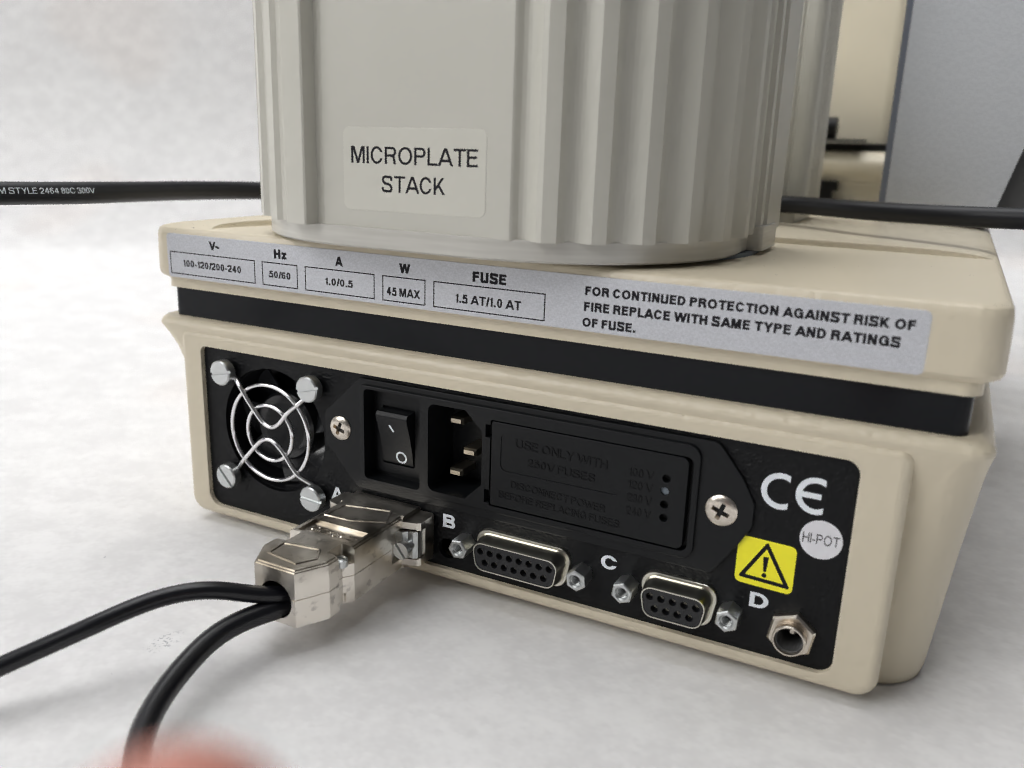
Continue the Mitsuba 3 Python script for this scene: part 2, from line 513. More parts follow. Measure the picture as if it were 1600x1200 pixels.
# ------------------------------------------------------------------ instrument base
B = 'instrument_base'
labels[B] = {'label': 'beige instrument base with black connector panel, small fan and long silver rating label', 'category': 'instrument'}


def foot(x0, x1, y0, y1, r, z):
    return np.column_stack([rr(x0, x1, y0, y1, r, 10), np.full(44, z)])


# housing: flared body + vertical rear boss, hollow behind the connector panel
rings = []
for z, dx, y0, r in ((TABLE, 5.4, 11.0, 13), (-14.4, 4.6, 10.0, 13), (-12, 4.2, 9.4, 13), (5, 3.0, 7.6, 12), (20, 2.0, 5.8, 11), (28, 1.4, 4.6, 10), (34, 1.0, 3.4, 9), (39, 0.7, 2.0, 8),
                     (43, 0.35, 0.2, 7), (45.5, 0.1, -1.0, 5.6), (46.6, 0, -1.5, 5), (47.4, 0.15, -1.4, 4.9), (48.3, 0.65, -0.9, 4.6), (49.0, 1.5, 0.0, 4.2), (49.35, 2.6, 1.1, 3.4)):
    rings.append(foot(-126.6 + dx, 100.3 - dx * 1.2, y0, 246, r, z))
body = man(loft(rings))
boss_p = rr(-116.2, 86.2, -12.3, 46.0, [5, 5, 3, 3], 10)
boss = man(soft_y(boss_p, -1.5, 26, 2.2, 5))
aper = rr(-108.05, 76.65, -8.8, 41.7, [4.2, 3.4, 3.2, 2.0], 8)
hous = (body + boss) - man(prism_y(aper, -8, 30))
put(B + '__housing', hous, 'mat_beige', 26)
band = hull_z([(rr(-121.3, 94.9, 1.7, 240, 3, 10), z) for z in (48.6, 60.0)])
put(B + '__seal_band', band, 'mat_band', 40, label='glossy black band between housing and lid')
# lid
LID = 76.2
lay = []
for d, z in ((3.0, 60.75), (1.6, 60.95), (0.7, 61.5), (0.2, 62.4), (0, 63.4), (0.15, 70), (0.3, 73.6), (0.6, 74.1), (1.2, 74.52), (2.4, 74.92), (4.2, 75.27), (7, 75.6), (11, 75.88), (17, 76.1), (25, 76.2)):
    lay.append((rr(-125.8 + d, 99.4 - d, -2.05 + d * (0.2 if z < 73.8 and z > 62 else 1.0), 246, max(6.5 - d * 0.15, 3), 10), z))
lid = man(hull_z(lay))
# the rear of the lid stands one step higher than the part under the front column, and wraps round its left end
upper = man(hull_z([(p, z + (1.3 if z > 73.7 else 0)) for p, z in lay]))
basin = Polygon([(-104.5, -30), (-104.5, 6), (-101, 20), (-90, 36), (-60, 60), (-10, 84), (30, 88.3), (160, 88.3), (160, -30)]).buffer(-6).buffer(6, quad_segs=8)
for d, z in ((-2.2, LID - 0.02), (-1.5, LID + 0.1), (-0.9, LID + 0.28), (-0.3, LID + 0.52), (0.3, LID + 0.78), (0.9, LID + 1.0), (1.6, LID + 1.16), (2.6, LID + 1.26)):
    upper = upper - man(prism_z(basin.buffer(d, quad_segs=6), z, LID + 8))
step = upper - man(bx(-200, 200, -50, 300, 40, 62.5))
put(B + '__lid', lid + step, 'mat_beige', 50)
put(B + '__lid_lip', hull_z([(rr(-122.6, 96.2, 0.3, 242, 4, 10), z) for z in (58.0, 61.2)]), 'mat_beige', 40)

# rating label on the lid's rear face
RL = B + '__rating_label'
YL = -2.06
put(RL, soft_y(rr(-117.9, 85.1, 61.5, 74.25, 1.3, 6), YL - 0.12, YL + 1.2, 0.04, 1), 'mat_label', 20, label='long silver label printed with voltage, fuse and power ratings')
yt = YL - 0.125
w = [text('V~', -101.2, -97.2, 70.6, 2.35, yt, True), text('Hz', -77.4, -73.1, 70.25, 2.5, yt, True), text('A', -56.7, -54.2, 70.1, 2.45, yt, True),
     text('W', -36.6, -33.3, 70.15, 2.4, yt, True), text('FUSE', -15.4, -6.3, 70.0, 2.5, yt, True),
     text('100-120/200-240', -111.7, -89.6, 64.95, 1.95, yt, 0.215), text('50/60', -79.5, -71.9, 64.9, 1.85, yt, 0.215), text('1.0/0.5', -60.1, -51.1, 64.8, 1.9, yt, 0.215),
     text('45 MAX', -40.4, -30.4, 64.1, 2.15, yt, 0.215), text('1.5 AT/1.0 AT', -20.1, -2.1, 64.4, 2.2, yt, 0.215),
     text('FOR CONTINUED PROTECTION AGAINST RISK OF', 13.9, 82.5, 69.85, 2.05, yt, True, z1=70.1),
     text('FIRE REPLACE WITH SAME TYPE AND RATINGS', 13.8, 80.3, 66.2, 2.1, yt, True, z1=66.45), text('OF FUSE.', 13.6, 26.4, 62.6, 2.05, yt, True)]
put(RL + '__print', cat(*w), 'mat_ink', False)
for (x0, x1) in ((-116.9, -84.4), (-81.9, -69.4), (-66.9, -44.2), (-41.8, -28.8), (-26.5, 4.1)):
    put(RL + '__box_outline', prism_y(frame_lines(x0, x1, 62.55, 69.1, 0.30), yt - 0.04, yt), 'mat_ink', False)

# rear connector panel: black sheet with its cut-outs
FX, FZ = -82.2, 19.2
sheet = Polygon(aper).buffer(0.3)
sheet = sheet.difference(Polygon(circ(FX, FZ, 18.7, 72))).difference(Polygon(circ(-22.6, -3.4, 2.9, 28))).difference(sbox(-50.5, 11.6, 44.5, 39.4)).difference(Polygon(circ(67.3, -1.3, 3.3, 40)))
put(B + '__rear_panel', prism_y(sheet, 0, 1.6), 'mat_panel', 30)
put(B + '__added_dark_backing', cat(bx(-31.5, -15, 8, 9, -9, 9), bx(-63.0, -50.6, 14, 15, -8, 40)), 'mat_plastic', False)  # added dark sheets standing for the shade behind the panel openings

# fan: shroud, hub, blades, wire guard, screws
fan = B + '__fan'
sh = man(cyl_y(FX, FZ, 19.6, 1.7, 14, 64)) - man(cyl_y(FX, FZ, 18.5, 1.0, 13, 64))
put(fan, sh, 'mat_plastic_gloss', 30)
put(fan + '__hub', hull_y([(circ(FX, FZ, 9.6, 40), 4.6), (circ(FX, FZ, 10.4, 40), 5.4), (circ(FX, FZ, 10.4, 40), 12)]), 'mat_plastic_gloss', 30)
put(fan + '__hub_label', prism_y(circ(FX, FZ, 7.4, 40), 4.52, 4.7), 'mat_plastic', False)
for k in range(7):
    a0 = 2 * math.pi * k / 7 + 0.35
    g, rs, ts = [], np.linspace(10, 17.8, 7), np.linspace(-0.5, 0.5, 7)
    for side in (-0.35, 0.35):
        for r in rs:
            for t in ts:
                ang = a0 + t * (0.92 - 0.012 * r) + 0.02 * (r - 10)
                g.append([FX + r * math.cos(ang), 8.4 + 5.2 * t + 1.0 * t * t + side, FZ + r * math.sin(ang)])
    g, f = np.array(g), []
    nr, nt = len(rs), len(ts)
    idx = lambda s, i, j: s * nr * nt + i * nt + j
    for i in range(nr - 1):
        for j in range(nt - 1):
            f += [[idx(0, i, j), idx(0, i + 1, j), idx(0, i + 1, j + 1)], [idx(0, i, j), idx(0, i + 1, j + 1), idx(0, i, j + 1)]]
            f += [[idx(1, i, j), idx(1, i + 1, j + 1), idx(1, i + 1, j)], [idx(1, i, j), idx(1, i, j + 1), idx(1, i + 1, j + 1)]]
    for i in range(nr - 1):
        for j in (0, nt - 1):
            f += [[idx(0, i, j), idx(1, i, j), idx(1, i + 1, j)], [idx(0, i, j), idx(1, i + 1, j), idx(0, i + 1, j)]]
    for j in range(nt - 1):
        for i in (0, nr - 1):
            f += [[idx(0, i, j), idx(0, i, j + 1), idx(1, i, j + 1)], [idx(0, i, j), idx(1, i, j + 1), idx(1, i, j)]]
    put(fan + '__blade', trimesh.Trimesh(g, f, process=False), 'mat_fan', 30)
gd = B + '__fan_guard'
labels[gd] = {'label': 'chrome wire guard of two rings and two bent arms over the fan'}
GX, GZ, GY = -82.5, 18.9, -1.3
for r in (14.4, 8.3):
    c = circ(GX, GZ, r, 72)
    put(gd + '__ring', tube(np.stack([c[:, 0], np.full(72, GY), c[:, 1]], 1), 0.62, 14, True), 'mat_chrome', True)
up = [(-15.6, 15.9, 1.0), (-14.0, 15.2, 0.7), (-11.2, 13.9, -0.4), (-7.3, 9.4, -0.95), (-4, 5.6, -0.95), (-1.2, 3.0, -0.95), (1.2, 2.3, -0.95), (3.6, 3.2, -0.95), (7, 6.8, -0.95), (10.8, 10.2, -0.9), (13.6, 12.9, 0.3), (15.4, 14.9, 0.9)]
dn = [(-15.4, -15.4, 1.0), (-13.6, -13.8, 0.6), (-10.9, -11.1, -0.6), (-7.2, -7.2, -0.95), (-3.8, -3.7, -0.95), (-1.4, -2.0, -0.95), (0.8, -1.7, -0.95), (3, -2.6, -0.95), (7.5, -7.2, -0.95), (11.5, -11.3, -0.7), (13.6, -12.7, 0.3), (15.8, -14.9, 0.9)]
for pts in (up, dn):
    p = spline([(GX + a, GY + c, GZ + b) for a, b, c in pts], 70)
    put(gd + '__arm', tube(p, 0.66, 14), 'mat_chrome', True)
for (sx, sz, ang) in ((-16, 16, 12), (16, 16, 14), (-16, -16.2, -48), (16, -16.6, -4)):
    x, z = FX + sx, FZ + sz
    head = man(hull_y([(circ(x, z, 3.35, 40), -4.3), (circ(x, z, 3.7, 40), -3.95), (circ(x, z, 3.75, 40), -1.6), (circ(x, z, 3.5, 40), -1.3)]))
    slot = bx(-5, 5, -6, -3.5, -0.42, 0.42)
    slot.apply_transform(trimesh.transformations.rotation_matrix(math.radians(-ang), [0, 1, 0]))
    slot.apply_translation([x, 0, z])
    s = head - man(slot)
    k = put(B + '__fan_screw', s, 'mat_zinc', 30)
    put(k + '__washer', cyl_y(x, z, 2.6, -1.3, 0.1, 28), 'mat_plastic_gloss', 30)

# power inlet module
P = B + '__power_inlet'
flange = Polygon([(-50.5, 40.4), (47.2, 40.4), (53.2, 33.0), (56.2, 27.5), (56.2, 22), (52.6, 15.5), (48.2, 8.6), (-51.5, 8.6), (-62.3, 20), (-62.3, 29)]).buffer(-2.4).buffer(2.4, quad_segs=6)
blk = rr(-49.7, 43.7, 11.1, 38.9, [1.2, 3, 3, 1.2], 6)
bez = man(soft_y(np.array(flange.exterior.coords)[:-1], -1.1, -0.02, 0.35, 2)) + man(soft_y(blk, -2.1, -0.5, 0.35, 2)) + man(prism_y(sbox(-49.9, 12.0, 43.9, 39.0), 0.0, 12))
SW = rr(-48.3, -30.4, 12.4, 38.0, 1.3, 5)
inl = Polygon([(-27.9, 13.2), (-16.6, 13.2), (-11.8, 18.0), (-11.8, 32.3), (-16.8, 37.2), (-27.9, 37.2)])
inl = inl.buffer(-0.3).buffer(0.3)
inl = unary_union([inl.intersection(sbox(-24, 0, 0, 60)), Polygon(rr(-27.9, -18, 13.2, 37.2, 2.0, 6))])
cover_c = rr(-9.5, 42.3, 12.9, 36.0, [0.5, 1.8, 1.8, 0.5], 6)
bez = bez - man(prism_y(SW, -5, 3.0)) - man(prism_y(inl, -5, 11.0)) - man(prism_y(cover_c, -5, 0.4))
bez = bez - man(bx(-10.9, -9.0, -5, 0.2, 31.2, 34.6)) - man(bx(-10.9, -9.0, -5, 0.2, 13.6, 17.2))
put(P + '__bezel', bez, 'mat_plastic', 28)
# rocker switch in its recess
put(P + '__switch_frame', man(soft_y(rr(-47.2, -31.6, 13.4, 37.0, 0.8, 4), 2.2, 3.2, 0.2, 2)) - man(prism_y(rr(-45.1, -34.7, 16.3, 32.9, 0.5, 3), 1, 4)), 'mat_plastic', 28)
xs0, xs1 = -44.8, -35.0
side = [(3.5, 32.4), (-0.9, 32.1), (-1.5, 31.2), (-1.35, 30.2), (0.2, 25.5), (1.3, 21.0), (1.9, 17.2), (2.2, 16.7), (3.5, 16.5)]
rk = trimesh.creation.extrude_polygon(Polygon(side), xs1 - xs0, engine='earcut')
v = np.asarray(rk.vertices)
rk = trimesh.Trimesh(np.stack([xs0 + v[:, 2], v[:, 0], v[:, 1]], 1), rk.faces, process=False)
if rk.volume < 0:
    rk.invert()
put(P + '__rocker', rk, 'mat_plastic', 35)


def rock_y(z):
    return np.interp(z, [16.7, 17.2, 21.0, 25.5, 30.2, 31.2], [2.2, 1.9, 1.3, 0.2, -1.35, -1.5])


bar = prism_y(LineString([(-40.9, 28.6), (-39.9, 26.6)]).buffer(0.28, cap_style=2), -0.06, 0)
ringm = prism_y(Polygon(circ(-38.6, 19.0, 1.75, 36)).difference(Polygon(circ(-38.6, 19.0, 1.25, 36))), -0.06, 0)
for m in (bar, ringm):
    vv = np.array(m.vertices)
    vv[:, 1] += rock_y(vv[:, 2]) - 0.01
    put(P + '__switch_mark', trimesh.Trimesh(vv, m.faces, process=False), 'mat_white_ink', False)
# inlet pins
for (x, z) in ((-22.6, 31.9), (-18.2, 24.1), (-22.6, 17.4)):
    tip = 3.2 if z != 24.1 else 2.6
    pn = hull_y([(rr(x - 1.5, x + 1.5, z - 0.55, z + 0.55, 0.1, 1), tip), (rr(x - 2.0, x + 2.0, z - 1.0, z + 1.0, 0.15, 1), tip + 0.8), (rr(x - 2, x + 2, z - 1, z + 1, 0.15, 1), 11.2)])
    put(P + '__pin', pn, 'mat_pin', 20)
# fuse drawer
C = P + '__fuse_cover'
cv = man(soft_y(rr(-9.1, 41.2, 13.3, 35.7, [0.5, 1.6, 1.6, 0.5], 6), -2.2, 0.3, 0.25, 2))
cv = cv - man(prism_y(rr(-6.4, 25.3, 23.2, 33.2, 1.6, 6), -5, -1.95))
dots = [(36.3, 29.9), (36.1, 26.75), (36.25, 23.5), (36.35, 20.2)]
for d in dots:
    cv = cv - man(cyl_y(*d, 1.0, -5, -0.4, 24))
yc = -2.19
relief = [text('USE ONLY WITH', -2.4, 21.8, 30.0, 2.2, -1.94, 0.15, 0.26, z1=29.1), text('250V FUSES', 1.0, 18.9, 25.7, 2.0, -1.94, 0.15, 0.26, z1=25.2),
          text('DISCONNECT POWER', -3.2, 22.0, 19.2, 1.85, yc, 0.15, 0.22, z1=18.2), text('BEFORE REPLACING FUSES', -6.6, 25.8, 15.9, 1.85, yc, 0.15, 0.22, z1=15.1)]
for t, (dx, dz) in zip(('100 V', '120 V', '230 V', '240 V'), dots):
    relief.append(text(t, 27.2, 33.3, dz - 1.0, 2.0, yc, 0.15, 0.22))
relief.append(prism_y(LineString([(12, 11.9), (17.6, 11.75)]).buffer(0.12), -2.2, -2.05))
put(C, cv, 'mat_plastic', 25, label='black fuse cover with raised lettering and four small holes')
put(B + '__power_inlet__raised_lettering', cat(*relief), 'mat_relief_shaded', False)
put(B + '__voltage_mark', cyl_y(*dots[1], 0.97, -1.5, -0.5, 20), 'mat_pad', 25)
for (x, z, rad) in ((-56.9, 25.0, 3.45), (49.1, 24.6, 3.7)):
    prof_ = [(0.15, -2.05), (0.35, -2.02), (0.65, -1.9), (0.9, -1.7), (1.0, -1.35)]
    hd = man(hull_y([(circ(x, z, rad * a, 40), y) for a, y in ((0.25, -2.1), (0.6, -2.0), (0.88, -1.75), (1.0, -1.35), (1.0, -0.15))]))
    for ang in (20, 110):
        for s in (1,):
            cr = hull([[s2 * rad * 0.70, y, t] for s2 in (-1, 1) for y, t in ((-3, -0.60), (-3, 0.60))] + [[s2 * rad * 0.34, -0.45, t] for s2 in (-1, 1) for t in (-0.40, 0.40)])
            cr.apply_transform(trimesh.transformations.rotation_matrix(math.radians(ang), [0, 1, 0]))
            cr.apply_translation([x, 0, z])
            hd = hd - man(cr)
    put(B + '__panel_screw', hd, 'mat_nickel_nut', 35)

# D-shaped sockets with hexagonal standoffs


def dshape(cx, cz, wt, h, r):
    s = math.tan(math.radians(10)) * h
    p = Polygon([(cx - wt / 2, cz + h / 2), (cx - wt / 2 + s, cz - h / 2), (cx + wt / 2 - s, cz - h / 2), (cx + wt / 2, cz + h / 2)]).buffer(-r).buffer(r, quad_segs=8)
    return np.array(p.exterior.coords)[:-1]


def socket(cx, n_top, wt, label):
    S = put(B + '__socket', man(hull_y([(dshape(cx, 0, wt + 3.6, 11.2, 3.6), 0.3), (dshape(cx, 0, wt + 3.6, 11.2, 3.6), -0.55), (dshape(cx, 0, wt + 3.0, 10.6, 3.3), -0.95)]))
            + man(hull_y([(dshape(cx, 0, wt + 1.6, 9.4, 3.0), -0.6), (dshape(cx, 0, wt + 0.9, 8.7, 2.8), -1.3), (dshape(cx, 0, wt + 0.1, 7.95, 2.6), -2.3), (dshape(cx, 0, wt, 7.85, 2.6), -5.55), (dshape(cx, 0, wt - 0.2, 7.65, 2.5), -5.75)]))
            - man(prism_y(dshape(cx, 0, wt - 0.75, 7.1, 2.3), -9, -3.0)), 'mat_steel', 32, label=label)
    ins = man(hull_y([(dshape(cx, 0, wt - 0.80, 7.05, 2.3), -2.0), (dshape(cx, 0, wt - 0.80, 7.05, 2.3), -5.5), (dshape(cx, 0, wt - 1.0, 6.85, 2.2), -5.62)]))
    cont = []
    for row, nn in ((1, n_top), (-1, n_top - 1)):
        for i in range(nn):
            x = cx + (i - (nn - 1) / 2) * 2.765
            z = row * 1.42
            ins = ins - man(cyl_y(x, z, 0.92, -7, -5.2, 16, 0.92)) - man(cyl_y(x, z, 0.92, -5.25, -4.3, 16, 0.55)) - man(cyl_y(x, z, 0.55, -4.4, -2.6, 16))
            cont.append(from_man(man(cyl_y(x, z, 0.50, -4.1, -2.7, 12)) - man(cyl_y(x, z, 0.32, -5, -3.0, 12))))
    put(S + '__insert', ins, 'mat_plastic_gloss', 30)
    put(S + '__contacts', cat(*cont), 'mat_steel', 30, kind='stuff')


def standoff(x, z, rot, tip=-5.4):
    hx = lambda r: circ(x, z, r, 6, math.radians(rot))
    m = man(hull_y([(hx(2.45), tip), (hx(2.78), tip + 0.3), (hx(2.78), 0.0)])) ^ man(hull_y([(circ(x, z, 2.52, 40), tip - 0.01), (circ(x, z, 3.2, 40), tip + 0.55), (circ(x, z, 3.2, 40), 0.1)]))
    m = m - man(hull_y([(circ(x, z, 1.85, 28), tip - 0.2), (circ(x, z, 1.42, 28), tip + 0.4)])) - man(cyl_y(x, z, 1.42, tip - 0.1, 0.4, 28))
    k = put(B + '__standoff', m, 'mat_zinc', 25)
    # thread: a helix of small ridges inside the bore
    a = np.linspace(0, 2 * np.pi * 5, 130)
    put(k + '__thread', tube(np.stack([x + 1.34 * np.cos(a), tip + 0.5 + a / (2 * np.pi) * 0.62, z + 1.34 * np.sin(a)], 1), 0.22, 6), 'mat_zinc', True)


socket(0.0, 8, 24.6, 'silver shielded socket with fifteen holes, beside the letter B')
socket(41.1, 5, 16.3, 'silver shielded socket with nine holes, beside the letter C')
for x, r in ((-16.66, 8), (16.66, 38), (41.1 - 12.5, 22), (41.1 + 12.5, 26)):
    standoff(x, 0.0, r)
# coaxial power jack
J = B + '__power_jack'
jx, jz = 67.3, -1.3
put(J + '__nut', (man(hull_y([(circ(jx, jz, 5.0, 6, 0.35), -2.1), (circ(jx, jz, 5.5, 6, 0.35), -1.6), (circ(jx, jz, 5.5, 6, 0.35), -0.02)])) ^ man(hull_y([(circ(jx, jz, 4.75, 48), -2.15), (circ(jx, jz, 5.6, 48), -1.3), (circ(jx, jz, 5.6, 48), 0.1)]))) - man(cyl_y(jx, jz, 3.5, -4, 2, 40)), 'mat_nickel_nut', 25)
brl = man(hull_y([(circ(jx, jz, 3.45, 48), -4.5), (circ(jx, jz, 3.65, 48), -4.25), (circ(jx, jz, 3.65, 48), -1.5)]))
for yy in (-3.75, -3.15, -2.55):
    brl = brl - (man(cyl_y(jx, jz, 4.2, yy - 0.16, yy + 0.16, 40)) - man(cyl_y(jx, jz, 3.45, yy - 0.3, yy + 0.3, 40)))
brl = brl - man(hull_y([(circ(jx, jz, 3.2, 40), -4.8), (circ(jx, jz, 3.0, 40), -4.1), (circ(jx, jz, 3.0, 40), -1.0)]))
put(J + '__barrel', brl, 'mat_nickel_nut', 25)
put(J + '__sleeve', man(cyl_y(jx, jz, 3.02, -3.6, 7.4, 40)) - man(cyl_y(jx, jz, 2.8, -4.2, 6.8, 40)), 'mat_dark', 30)
put(J + '__pin', man(hull_y([(circ(jx, jz, 0.5, 20), 0.2), (circ(jx, jz, 0.95, 20), 0.6), (circ(jx, jz, 0.95, 20), 7.2)])) + man(cyl_y(jx, jz, 1.6, 3.0, 7.2, 24)), 'mat_nickel_nut', 40)
# printed letters and marks on the panel
for t, x0, x1, z0, h in (('A', -61.6, -57.3, 2.5, 3.9), ('B', -24.2, -20.4, 2.75, 3.75), ('C', 21.1, 25.2, 2.65, 3.6), ('D', 57.3, 61.5, 2.55, 3.65)):
    put(B + '__letter', text(t, x0, x1, z0, h, -0.01, 0.215, 0.05), 'mat_white_ink', False)


def ce_arc(cx, cz):
    return Polygon(circ(cx, cz, 4.2, 72)).difference(Polygon(circ(cx, cz, 2.95, 64))).intersection(sbox(cx - 5, cz - 5, cx + 1.75, cz + 5))


ce = [ce_arc(61.2, 31.4), unary_union([ce_arc(68.5, 31.85), sbox(68.5 - 3.3, 31.85 - 0.62, 68.5 + 1.1, 31.85 + 0.62)])]
put(B + '__conformity_mark', cat(*[prism_y(g, -0.06, -0.01) for g in ce]), 'mat_white_ink', False)
ws = B + '__warning_sticker'
put(ws, soft_y(np.array([(x, z - (x - 59.8) * 0.028) for x, z in rr(53.4, 66.2, 7.8, 19.3, 1.4, 6)]), -0.14, 0.0, 0.04, 1), 'mat_yellow', 30, label='yellow warning sticker with black triangle and exclamation mark')
tri = Polygon([(59.84, 18.4), (54.7, 9.7), (65.1, 9.25)])
sym = [tri.buffer(0.35).difference(tri.buffer(-0.55)), Polygon([(59.35, 15.3), (60.35, 15.3), (60.05, 11.9), (59.65, 11.9)]).buffer(0.12), Polygon(circ(59.85, 10.9, 0.55, 24))]
put(ws + '__symbol', cat(*[prism_y(g, -0.19, -0.14) for g in sym]), 'mat_ink', False)
ts_ = B + '__test_sticker'
put(ts_, soft_y(circ(70.7, 22.2, 4.45, 56), -0.12, 0.0, 0.04, 1), 'mat_white_sticker', 30, label='round white sticker printed HI-POT')
put(ts_ + '__print', text('HI-POT', 66.9, 74.5, 21.0, 2.35, -0.12, 0.135, 0.04, z1=21.25), 'mat_ink', False)

# ------------------------------------------------------------------ fluted front column
S1 = 'microplate_stack'
labels[S1] = {'label': 'tall grey fluted column with MICROPLATE STACK sticker, on the edge of the beige base', 'category': 'column'}
CR, CL, RO, RI = np.array([-12.0, 36.2]), np.array([-44.5, 36.2]), 53.0, 50.4
YP = -13.4


def fluted():
    pts = []   # counter-clockwise seen from above, starting on the flat panel's left end
    pts += [(-50.6, YP), (-20, YP), (-0.3, YP), (0.15, YP + 0.4)]

    def scallop(a0, a1, c, depth, n=9):
        out = []
        for t in np.linspace(0, 1, n + 1):
            a = math.radians(a0 + (a1 - a0) * t)
            out.append(tuple(c + (RO - depth * (t ** 0.7 * (1 - t) ** 1.2 / 0.2727)) * np.array([math.cos(a), math.sin(a)])))
        return out
    # panel edge -> first shallow flute -> lands
    p_first = CR + RO * np.array([math.cos(math.radians(-69.4)), math.sin(math.radians(-69.4))])
    q0 = np.array([0.15, YP + 0.4])
    for t in np.linspace(0, 1, 9)[1:-1]:
        q = q0 * (1 - t) + p_first * t
        pts.append((q[0], q[1] + 1.9 * (t ** 0.7 * (1 - t) ** 1.2 / 0.2727)))
    edges = [-65.0, -53.2, -40.6, -27.2, -13.6, 0.0, 12.0]
    for k, a in enumerate(edges):
        l0 = a - 3.6
        pts.append(tuple(CR + RO * np.array([math.cos(math.radians(l0)), math.sin(math.radians(l0))])))
        pts.append(tuple(CR + RO * np.array([math.cos(math.radians(a)), math.sin(math.radians(a))])))
        if k < len(edges) - 1:
            pts += scallop(a + 0.25, edges[k + 1] - 3.6, CR, 2.9)[1:-1]
    xr_ = 41.0
    pts += [(39.9, 48.5), (39.6, 50), (xr_, 50.4), (xr_, 53.5), (40.3, 54), (40.3, 56.5), (xr_ + 0.4, 57), (xr_ + 0.4, 74.5), (xr_ - 1, 76)]
    pts += [(-60, 76.4), (-96.5, 76.4)]
    pts += [(-98, 74.5), (-98, 50)]
    for (al, ar) in ((192, 196), (204.5, 208), (216.5, 220), (228.5, 232), (240.5, 244.5), (252.6, 260)):
        p0 = CL + (RO + (1.2 if al > 250 else 0)) * np.array([math.cos(math.radians(al)), math.sin(math.radians(al))])
        p1 = CL + (RO + (1.2 if al > 250 else 0)) * np.array([math.cos(math.radians(ar)), math.sin(math.radians(ar))])
        if al > 195:
            prev = np.array(pts[-1])
            for t in np.linspace(0, 1, 8)[1:-1]:
                q = prev * (1 - t) + p0 * t
                d = (CL - q) / np.linalg.norm(CL - q)
                pts.append(tuple(q + d * 1.6 * (t ** 0.7 * (1 - t) ** 1.2 / 0.2727)))
        pts += [tuple(p0), tuple(p1)]
    last = np.array(pts[-1])
    pts += [(last[0] + 0.5, last[1] + 0.3), (last[0] + 0.9, YP + 0.25)]
    return np.array(pts)


FL = fluted()
flp = Polygon(FL).buffer(0)
flp = flp if flp.geom_type == 'Polygon' else max(flp.geoms, key=lambda g: g.area)
flp = flp.buffer(-0.14).buffer(0.28, quad_segs=3).buffer(-0.14)
put(S1 + '__column', prism_z(flp, 81.9, 178), 'mat_column', 22)
ringpoly = unary_union([Point(*CR).buffer(RI, quad_segs=32), Point(*CL).buffer(RI, quad_segs=32), sbox(CL[0], CL[1] - RI, CR[0], CL[1] + RI), sbox(-94.9, 36.2, 38.4, 74)]).intersection(sbox(-200, -100, 200, 75))
rp = np.array(ringpoly.exterior.coords)[:-1]
put(S1 + '__base_ring', hull_z([(inset(rp, 0.5), 77.15), (rp, 77.6), (rp, 82.05), (inset(rp, 0.3), 82.15)]), 'mat_ring', 30, label='brushed grey base ring under the fluted column')
put(S1 + '__base_bracket', man(hull_z([(rr(36.5, 42.2, 48.6, 68, 1.2, 4), z) for z in (77.4, 83.6)])), 'mat_ring', 30)
put(S1 + '__pad', hull_z([(circ(-6, 52, 46.2, 64), 76.2), (circ(-6, 52, 46.2, 64), 77.2)]), 'mat_pad', 30)
st = S1 + '__sticker'
put(st, soft_y(np.array([(x, z + (x + 25) * 0.006) for x, z in rr(-44.6, -6.2, 86.2, 105.1, 1.8, 6)]), YP - 0.16, YP, 0.06, 1), 'mat_sticker', 30, label='translucent sticker printed MICROPLATE STACK')
put(st + '__print', cat(text('MICROPLATE', -42.3, -8.3, 96.85, 3.85, YP - 0.16, 0.155, 0.04, z1=97.1), text('STACK', -33.7, -16.5, 90.55, 3.75, YP - 0.16, 0.155, 0.04, z1=90.75)), 'mat_ink', False)

# ------------------------------------------------------------------ second column, further back
S2 = 'plain_column'
labels[S2] = {'label': 'glossy grey column mostly hidden behind the fluted column, standing on the rear of the base', 'category': 'column'}
pp = [tuple(q) for q in rr(-84, 36.2, 150, 192, [14, 3.5, 5, 14], 10)]
pol = Polygon(pp)
for (x, y) in ((36.2, 160), (36.2, 164), (36.2, 168), (36.2, 172), (36.2, 176), (29.5, 150.0)):
    pol = pol.difference(Point(x, y).buffer(0.8))
put(S2 + '__column', prism_z(pol, 81.2, 182), 'mat_column', 25)
put(S2 + '__foot', hull_z([(rr(-70, 33.4, 151.5, 188, 1.5, 4), 77.5), (rr(-70, 33.4, 151.5, 188, 1.5, 4), 81.3)]), 'mat_column', 25)
put(S2 + '__pad', hull_z([(rr(-60, 28, 158, 184, 6, 4), 77.4), (rr(-60, 28, 158, 184, 6, 4), 77.7)]), 'mat_pad', 25)

# ------------------------------------------------------------------ blue-grey arm on the base
A = 'support_arm'
labels[A] = {'label': 'blue-grey metal arm plate standing on the beige base at the right, behind the cable', 'category': 'metal arm'}
pl = Polygon([(60.6, 77.8), (96.2, 77.8), (99.2, 86), (107.3, 118), (122, 176), (122, 184), (60.6, 184)])
put(A + '__plate', prism_y(pl, 190, 194), 'mat_slab', False)
put(A + '__edge', hull([(60.7, 190.0, 77.8), (60.7, 193.9, 77.8), (58.0, 193.0, 77.8), (58.0, 193.9, 77.8), (60.7, 190.0, 184), (60.7, 193.9, 184), (58.0, 193.0, 184), (58.0, 193.9, 184)]), 'mat_slab_shaded', 30)
put(A + '__housing', hull([(x, y, z) for (x, z) in ((70, 84), (126, 84), (126, 182), (70, 182)) for y in (197, 236)]), 'mat_dark', 30)
put(A + '__foot', hull_z([(rr(62, 97, 192, 236, 3, 4), 77.5), (rr(62, 97, 192, 236, 3, 4), 84.5)]), 'mat_dark', 30)

